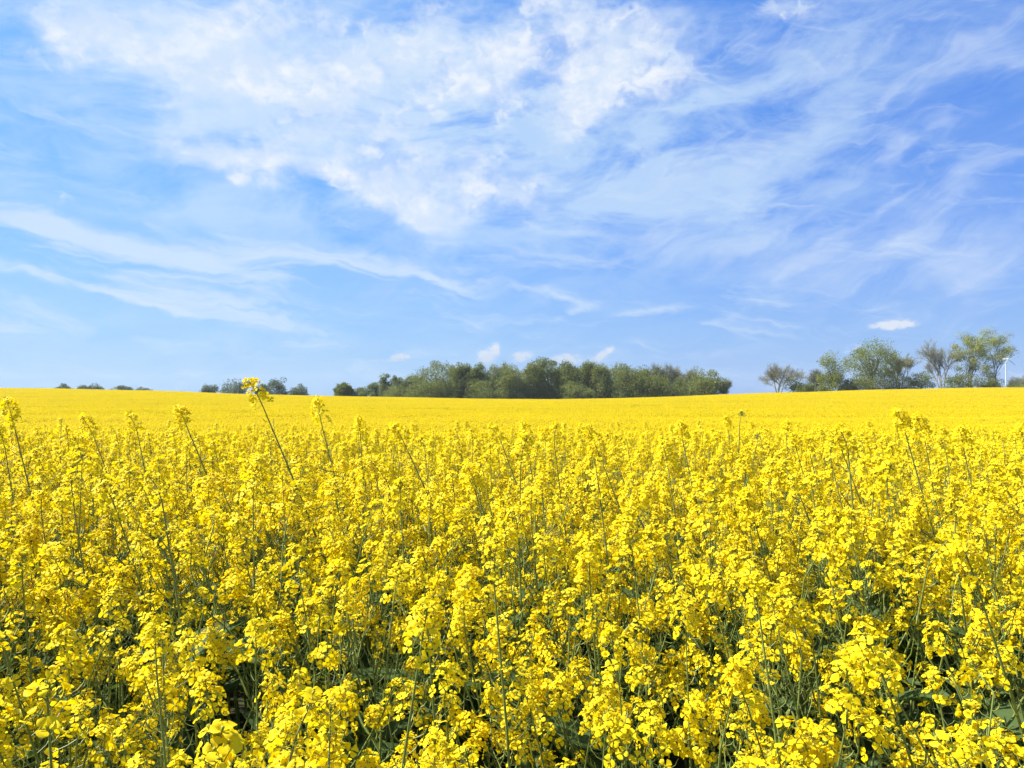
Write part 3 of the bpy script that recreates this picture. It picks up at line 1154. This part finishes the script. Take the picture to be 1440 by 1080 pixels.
def crown_soup(mb, rng, H, W, low, n, leaf, mat, clumps=26, shape='dome', fat=1.0):
    """leaf faces gathered in many overlapping clumps that fill an uneven crown"""
    cs = []
    tries = 0
    while len(cs) < clumps and tries < 4000:
        tries += 1
        p = rng.uniform(-1, 1, 3)
        rr = math.hypot(p[0], p[1])
        t = (p[2] + 1) / 2
        if shape == 'dome':
            lim = math.sqrt(max(0, 1 - max(0, (t - 0.35) / 0.65) ** 2.8)) * (0.82 + 0.18 * min(1, t / 0.35))
        elif shape == 'cone':
            lim = (1 - t) ** 0.62 * (0.55 + 0.45 * min(1, t / 0.25))
        else:                                             # broad top
            lim = (0.45 + 0.55 * min(1, t / 0.55)) * math.sqrt(max(0, 1 - max(0, (t - 0.6) / 0.4) ** 2))
        if rr > lim * 0.92:
            continue
        if rr < lim * 0.35 and t < 0.75 and rng.random() < 0.5:
            continue
        cs.append((p[0] * W / 2 * 0.86, p[1] * W / 2 * 0.86, low + t * (H - low) * 0.90, rng.uniform(0.10, 0.20)))
    cs = np.array(cs)
    cs[:, 3] *= fat
    k = rng.integers(0, len(cs), n)
    rad = cs[k, 3] * (W * 0.6 + (H - low) * 0.4)
    d = rng.normal(0, 1, (n, 3))
    d /= np.linalg.norm(d, axis=1)[:, None]
    rr = rng.uniform(0.25, 1.0, n) ** 0.6 * rad * rng.choice([1.0, 1.0, 1.0, 1.25], n)
    c = cs[k, :3] + d * rr[:, None] * np.array([1, 1, 0.8])
    c = c[c[:, 2] > low * 0.6]
    d = d[:len(c)]
    nr = d * 1.2 + np.array([0, 0, 0.35]) + rng.normal(0, 0.28, c.shape)
    # the crown reaches exactly as wide and as high as the tree
    lo, hi = np.percentile(c[:, :2], 1.2, axis=0), np.percentile(c[:, :2], 98.8, axis=0)
    c[:, :2] = (c[:, :2] - (lo + hi) / 2) * (W / (hi - lo))
    zt = np.percentile(c[:, 2], 98.9)
    c[:, 2] = low + (c[:, 2] - low) * (H - low) / (zt - low)
    c[:, 2] = np.maximum(c[:, 2], 0.05 * H)
    soup(mb, c, nr, leaf * rng.uniform(0.6, 1.35, len(c)), 0.75, mat, rng)


tree_n = [0]


def tree(px0, px1, top, y, kind, label, group, name, low=None, leaf=None):
    """a tree that spans photo columns px0..px1 and reaches photo row top, standing y metres away"""
    tree_n[0] += 1
    rng = np.random.default_rng(7000 + tree_n[0])
    x = ((px0 + px1) / 2 - 720) / F * y
    W = (px1 - px0) / F * y
    gz = gh(x, y)
    H = CAM_Z + (ROW0 - top) / F * y - gz
    root = bpy.data.objects.new(name, None)
    C.objects.link(root)
    root.location = (x, y, gz - 0.05)
    root['label'] = label
    root['category'] = 'bush' if kind == 'bush' else 'tree'
    if group:
        root['group'] = group
    tr, cr = MB(), MB()
    k = y / 210.0
    if kind in ('oak', 'maple', 'far'):
        mat = {'oak': DARK, 'maple': MIDG, 'far': FARG}[kind]
        branchwork(tr, rng, (0, 0, 0), H, W, 2, 0.8, 0.028 * H)
        crown_soup(cr, rng, H, W, (0.04 if low is None else low) * H, int(12000 if kind != 'far' else 4500), (leaf or 0.27) * k, mat, 64, 'dome', 1.12)
    elif kind == 'ash':                                   # greyer, looser crown, branches showing
        tips = []
        branchwork(tr, rng, (0, 0, 0), H, W, 3, 0.75, 0.022 * H, 1, TWIG, tips)
        crown_soup(cr, rng, H, W, (0.05 if low is None else low) * H, 7500, 0.22 * k, GREY, 34, 'dome', 1.15)
    elif kind == 'poplar':
        branchwork(tr, rng, (0, 0, 0), H, W, 2, 0.55, 0.026 * H)
        crown_soup(cr, rng, H, W, 0.05 * H, 9000, 0.24 * k, OLIVE, 40, 'cone', 1.15)
    elif kind == 'willow':
        tips = []
        branchwork(tr, rng, (0, 0, 0), H, W, 3, 0.62, 0.024 * H, 3, BARK, tips)
        crown_soup(cr, rng, H, W, (0.20 if low is None else low) * H, 8500 if low is None else 15000, 0.23 * k, WILLOW, 38 if low is None else 50, 'broad', 0.95 if low is None else 1.15)
    elif kind in ('bare', 'budding'):
        tips = []
        branchwork(tr, rng, (0, 0, 0), H, W, 4, 0.55 if W < H else 0.7, 0.024 * H, 4 if kind == 'bare' else 3, TWIG, tips, fan=1.0)
        V = np.concatenate(tr.v)
        # fit the twig work into the crown the photo shows
        sx = (W / 2) / (np.percentile(np.abs(V[:, :2]), 98.5) + 1e-6)
        sz = H / V[:, 2].max()
        A = np.diag([sx, sx, sz, 1.0])
        t2 = MB()
        t2.merge(tr, A)
        tr = t2
        tp = np.array(tips) * np.array([sx, sx, sz])
        # fine twigs fanning out from the ends of the limbs
        n = 3200
        kk = rng.integers(0, len(tp), n)
        b0 = tp[kk]
        dv = rng.normal(0, 0.55, (n, 3)) + b0 / np.array([W / 2, W / 2, H]) * np.array([0.9, 0.9, 0.5]) + np.array([0, 0, 0.45])
        dv /= np.linalg.norm(dv, axis=1)[:, None]
        e0 = b0 + dv * rng.uniform(0.4, 1.3, n)[:, None]
        sd = np.cross(dv, rng.normal(0, 1, (n, 3)))
        sd *= 0.020 / np.linalg.norm(sd, axis=1)[:, None]
        tr.add(np.stack([b0 - sd, b0 + sd, e0 + sd * .5, e0 - sd * .5], 1).reshape(-1, 3), np.arange(n * 4).reshape(-1, 4), None, TWIG)
        n = 3600 if kind == 'bare' else 5500
        kk = rng.integers(0, len(tp), n)
        c = tp[kk] + rng.normal(0, 0.28, (n, 3))
        c = c[c[:, 2] > H * 0.2]
        soup(cr, c, rng.normal(0, 1, c.shape) + [0, 0, .5], (0.12 if kind == 'bare' else 0.19) * rng.uniform(0.6, 1.4, len(c)) * k, 0.6, GREY if kind == 'bare' else OLIVE, rng)
    elif kind == 'bush':
        branchwork(tr, rng, (0, 0, 0), H, W, 1, 0.9, 0.02 * H, 3)
        crown_soup(cr, rng, H, W, 0.0, 5500, (leaf or 0.22) * k, leaf and DARK or MIDG, 24, 'dome', 1.3)
    if kind in ('oak', 'maple', 'far', 'ash', 'poplar', 'willow'):
        # limbs must stay within the leaves
        V = np.concatenate(tr.v)
        sx = min(1.0, (W / 2) * 0.92 / (np.abs(V[:, :2]).max() + 1e-6))
        sz = min(1.0, H * 0.95 / V[:, 2].max())
        t2 = MB()
        t2.merge(tr, np.diag([sx, sx, sz, 1.0]))
        tr = t2
    tr.obj('trunk', TREE_MATS, root)
    cr.obj('crown', TREE_MATS, root, smooth_shade=False)
    return root


GW = 'trees of the wood beyond the field'
GR = 'trees of the hedge line on the right'
GL = 'small trees on the skyline at left'
WOOD = [
    (471, 495, 540, 212, 'oak', 'small round dark tree at the left end of the wood, standing a little apart', 'round_tree'),
    (494, 519, 545, 214, 'bush', 'low rounded bush between the small round tree and the wood', 'bush'),
    (517, 538, 539, 226, 'ash', 'low pale tree at the thin left end of the wood', 'pale_tree'),
    (533, 553, 527, 222, 'ash', 'loose crowned tree standing up over the low left end of the wood', 'loose_tree'),
    (549, 567, 530, 226, 'ash', 'slim loose tree right of the highest tree at the wood\'s low left end', 'loose_tree'),
    (562, 588, 528, 230, 'ash', 'pale hazy tree touching the big round tree on its left', 'pale_tree'),
    (540, 592, 541, 210, 'bush', 'broad low bush in front of the left end of the wood', 'bush'),
    (583, 640, 511, 212, 'maple', 'big round domed tree, broadest crown in the left half of the wood', 'round_tree'),
    (632, 655, 515, 220, 'maple', 'tree directly behind the right shoulder of the big domed tree', 'broadleaf_tree'),
    (648, 668, 515, 219, 'oak', 'narrow dark tree second to the right from the big domed tree', 'broadleaf_tree'),
    (662, 684, 514, 217, 'oak', 'dark tree left of the greyish tree in the wood', 'broadleaf_tree'),
    (679, 707, 515, 216, 'ash', 'greyish green tree in the left middle of the wood', 'pale_tree'),
    (692, 735, 508, 232, 'budding', 'thin leafed tree whose twigs show above the left middle of the wood', 'budding_tree'),
    (700, 740, 517, 212, 'maple', 'lighter green tree in front, left of the tallest tree of the wood', 'broadleaf_tree'),
    (735, 765, 511, 214, 'maple', 'green tree with a lit left flank forming the left part of the tallest crown', 'broadleaf_tree'),
    (752, 790, 506, 216, 'oak', 'tallest tree of the wood with a ragged top', 'tall_tree'),
    (784, 818, 511, 214, 'oak', 'dark grey green tree right of the tallest tree of the wood', 'broadleaf_tree'),
    (815, 838, 511, 217, 'oak', 'narrow dark tree in the middle right of the wood', 'broadleaf_tree'),
    (832, 863, 509, 230, 'budding', 'tree with bare twigs showing above the middle right of the wood', 'budding_tree'),
    (832, 862, 516, 213, 'maple', 'green tree in front of the bare twigs in the middle right of the wood', 'broadleaf_tree'),
    (858, 912, 514, 212, 'maple', 'broad olive green domed tree in the right half of the wood', 'round_tree'),
    (884, 934, 522, 209, 'oak', 'dark spreading tree in front of the broad olive domed tree', 'broadleaf_tree'),
    (914, 944, 511, 220, 'bare', 'bare grey tree with a rounded top in the right part of the wood', 'bare_tree'),
    (936, 962, 513, 219, 'bare', 'bare grey tree to the right of the other rounded bare tree', 'bare_tree'),
    (956, 978, 514, 224, 'bare', 'rightmost bare grey tree of the wood with thin twigs', 'bare_tree'),
    (925, 965, 532, 211, 'bush', 'low green bush at the foot of the bare grey trees', 'bush'),
    (962, 1017, 522, 211, 'maple', 'rounded lighter tree near the right end of the wood', 'round_tree'),
    (1008, 1038, 535, 213, 'budding', 'small sparse tree at the very right end of the wood', 'budding_tree'),
    (588, 626, 538, 208, 'bush', 'low undergrowth bush at the foot of the big domed tree', 'bush'),
    (655, 700, 536, 208, 'bush', 'low undergrowth bush below the greyish tree', 'bush'),
    (790, 835, 537, 208, 'bush', 'low undergrowth bush right of the tallest tree', 'bush'),
]
for a_ in WOOD:
    tree(a_[0], a_[1], a_[2], a_[3], a_[4], a_[5], GW, a_[6])
# second row that closes the wood
for i, (a0, a1, tp) in enumerate([(560, 600, 532), (612, 660, 520), (655, 700, 520), (690, 740, 521), (730, 775, 516), (770, 815, 516), (800, 850, 517), (845, 890, 519), (880, 930, 522), (920, 965, 524), (955, 1000, 530)]):
    tree(a0, a1, tp, 234 + (i % 3) * 3, 'oak', 'dark tree deep inside the wood, showing only between the front crowns', GW, 'inner_tree', low=0.02)

RIGHT = [
    (1060, 1127, 510, 206, 'bare', 'spreading rounded tree with bare grey branches, leftmost of the hedge line', 'spreading_tree'),
    (1108, 1140, 533, 203, 'bush', 'olive bush at the right foot of the spreading bare tree', 'bush'),
    (1134, 1158, 520, 210, 'bare', 'thin grey tree between the spreading tree and the conical one', 'bare_tree'),
    (1149, 1186, 499, 205, 'poplar', 'conical light olive tree', 'conical_tree'),
    (1132, 1165, 540, 202, 'bush', 'low bush at the left foot of the conical tree', 'bush'),
    (1180, 1204, 534, 204, 'bush', 'low bush between the conical tree and the large green tree', 'bush'),
    (1195, 1256, 481, 206, 'poplar2', 'large full green tree with an uneven top in the middle of the hedge line', 'large_tree'),
    (1244, 1292, 497, 209, 'budding', 'sparse see through tree right of the large green tree', 'budding_tree'),
    (1196, 1245, 530, 203, 'bush', 'dark bush under the large green tree', 'dark_bush'),
    (1240, 1282, 528, 204, 'bush', 'bush under the sparse see through tree', 'bush'),
    (1276, 1314, 524, 205, 'bush', 'bush left of the tall bare tree', 'bush'),
    (1300, 1349, 473, 207, 'bare', 'tall bare tree with pale fanned branches', 'bare_tree'),
    (1328, 1374, 524, 203, 'bush', 'dark dense bush under the tall bare tree', 'dark_bush'),
    (1342, 1384, 470, 206, 'willow', 'yellow green tree with a leaning dark trunk beside the tall bare tree', 'leaning_tree'),
    (1374, 1421, 463, 207, 'willow', 'tallest tree of the hedge line, yellow green with several trunks', 'tall_tree'),
    (1376, 1408, 531, 203, 'bush', 'low bush at the feet of the tallest yellow green tree', 'bush'),
    (1416, 1436, 530, 290, 'bare', 'small faint bare tree just right of the wind turbine', 'bare_tree'),
    (1428, 1456, 526, 286, 'bare', 'small faint bare tree at the right edge of the picture', 'bare_tree'),
    (1412, 1458, 539, 282, 'bush', 'low faint bush behind the field at the right edge', 'bush'),
]
for a_ in RIGHT:
    kd = a_[4]
    if kd == 'poplar2':
        r_ = tree(a_[0], a_[1], a_[2], a_[3], 'willow', a_[5], GR, a_[6], low=0.06)
        for ch in r_.children:
            if ch.name.startswith('crown'):
                ch.data.materials.clear()
                ch.data.materials.append(F_OLIVE)
        continue
    tree(a_[0], a_[1], a_[2], a_[3], kd, a_[5], GR, a_[6], leaf=(0.23 if a_[6] == 'dark_bush' else None))

LEFT = [
    (66, 90, 545.5, 330, 'bush', 'lowest sliver of a bush at the far left of the skyline', 'distant_bush'),
    (80, 104, 541, 330, 'far', 'small rounded treetop, first full one from the left on the skyline', 'distant_tree'),
    (108, 126, 543, 335, 'far', 'low treetop leaning against the third small treetop from the left', 'distant_tree'),
    (124, 147, 542, 335, 'far', 'third small rounded treetop from the left on the skyline', 'distant_tree'),
    (150, 172, 546, 340, 'bush', 'flat low bush left of the rightmost round treetop on the far skyline', 'distant_bush'),
    (164, 185, 543, 340, 'far', 'rounded treetop at the middle right of the far left skyline group', 'distant_tree'),
    (188, 215, 546, 345, 'far', 'flat treetop at the right end of the far left skyline group', 'distant_tree'),
    (283, 305, 542, 300, 'far', 'small twiggy tree left of the group behind the tallest rapeseed plant', 'distant_tree'),
    (312, 347, 535, 300, 'far', 'broad rounded tree just left of the tallest rapeseed plant', 'distant_tree'),
    (358, 380, 541, 304, 'far', 'tree half hidden behind the tallest rapeseed plant', 'distant_tree'),
    (376, 406, 534, 300, 'far', 'domed grey tree just right of the tallest rapeseed plant', 'distant_tree'),
    (409, 432, 542, 300, 'far', 'small square topped tree standing alone left of the wood', 'distant_tree'),
]
for a_ in LEFT:
    tree(a_[0], a_[1], a_[2], a_[3], a_[4], a_[5], GL, a_[6], low=0.02)

# ------------------------------------------------------------------ wind turbine
M_WHITE, t_ = new_mat('turbine_white')
o_ = t_.nodes.new('ShaderNodeOutputMaterial')
p_ = t_.nodes.new('ShaderNodeBsdfPrincipled')
tc_ = t_.nodes.new('ShaderNodeTexCoord')
c_ = mixc(smooth(noise(X(tc_.outputs['Object']), 0.3, 3, 0.5), 0.3, 0.7), (0.58, 0.60, 0.62), (0.66, 0.67, 0.68))
t_.links.new(c_.v, p_.inputs['Base Color'])
p_.inputs['Roughness'].default_value = 0.4
t_.links.new(p_.outputs[0], o_.inputs[0])


def turbine():
    y = 560.0
    k = 0.46                                            # size against a 72 m tower
    hub = pix(1415, 505, y)
    gz = gh(hub[0], y)
    root = bpy.data.objects.new('wind_turbine', None)
    C.objects.link(root)
    root.location = (hub[0], y, gz)
    root.rotation_euler = (0, 0, R(32))
    root['label'] = 'white wind turbine far behind the tallest tree of the hedge line'
    root['category'] = 'wind turbine'
    h = (hub[2] - gz) / k
    root.scale = (k, k, k)
    mb = MB()
    tube(mb, [(0, 0, -1), (0, 0, h * .5), (0, 0, h - 1.6)], [1.2, 1.05, 0.85], 16)
    mb.obj('tower', [M_WHITE], root)
    mb = MB()
    tube(mb, [(0, -2.4, h), (0, -1.6, h), (0, 2, h), (0, 5.5, h + .1), (0, 6, h + .1)], [0.9, 1.7, 1.8, 1.5, 0.5], 12)
    mb.obj('nacelle', [M_WHITE], root)
    mb = MB()
    tube(mb, [(0, -4.6, h), (0, -4.2, h), (0, -3.2, h), (0, -2.45, h)], [0.1, 0.8, 1.3, 1.35], 12)
    rotor = mb.obj('hub', [M_WHITE], root)
    for k in range(3):
        a = R(-8 + 120 * k)
        u = np.array([math.sin(a), 0, math.cos(a)])
        v = np.array([math.cos(a), 0, -math.sin(a)])
        mb = MB()
        V = []
        L = 25.0
        for t, c, th in ((0.0, 1.1, .5), (0.12, 1.4, .45), (0.25, 2.2, .32), (0.55, 1.5, .2), (0.85, 0.9, .12), (1.0, 0.3, .05)):
            cpos = np.array([0, -3.4, h]) + u * (1.0 + t * L)
            V += [cpos - v * c * .35, cpos + np.array([0, -th, 0]), cpos + v * c * .65, cpos + np.array([0, th, 0])]
        q = [(i * 4 + k2, i * 4 + (k2 + 1) % 4, i * 4 + 4 + (k2 + 1) % 4, i * 4 + 4 + k2) for i in range(5) for k2 in range(4)]
        mb.add(V, q)
        mb.obj('blade', [M_WHITE], rotor)


turbine()

# ------------------------------------------------------------------ thin spring haze
HAZE = 0.00016
m_haze, t_ = new_mat('thin_air')
o_ = t_.nodes.new('ShaderNodeOutputMaterial')
v_ = t_.nodes.new('ShaderNodeVolumePrincipled')
v_.inputs['Color'].default_value = (0.92, 0.96, 1.0, 1)
v_.inputs['Density'].default_value = HAZE
v_.inputs['Anisotropy'].default_value = 0.1
t_.links.new(v_.outputs[0], o_.inputs['Volume'])
mb = MB()
x0, x1, y0, y1, z0, z1 = -2050, 2050, -75, 1560, -42, 36
mb.add([(x0, y0, z0), (x1, y0, z0), (x1, y1, z0), (x0, y1, z0), (x0, y0, z1), (x1, y0, z1), (x1, y1, z1), (x0, y1, z1)],
       [(0, 3, 2, 1), (4, 5, 6, 7), (0, 1, 5, 4), (1, 2, 6, 5), (2, 3, 7, 6), (3, 0, 4, 7)])
hz_ = mb.obj('haze', [m_haze], None, False)
hz_['kind'] = 'stuff'
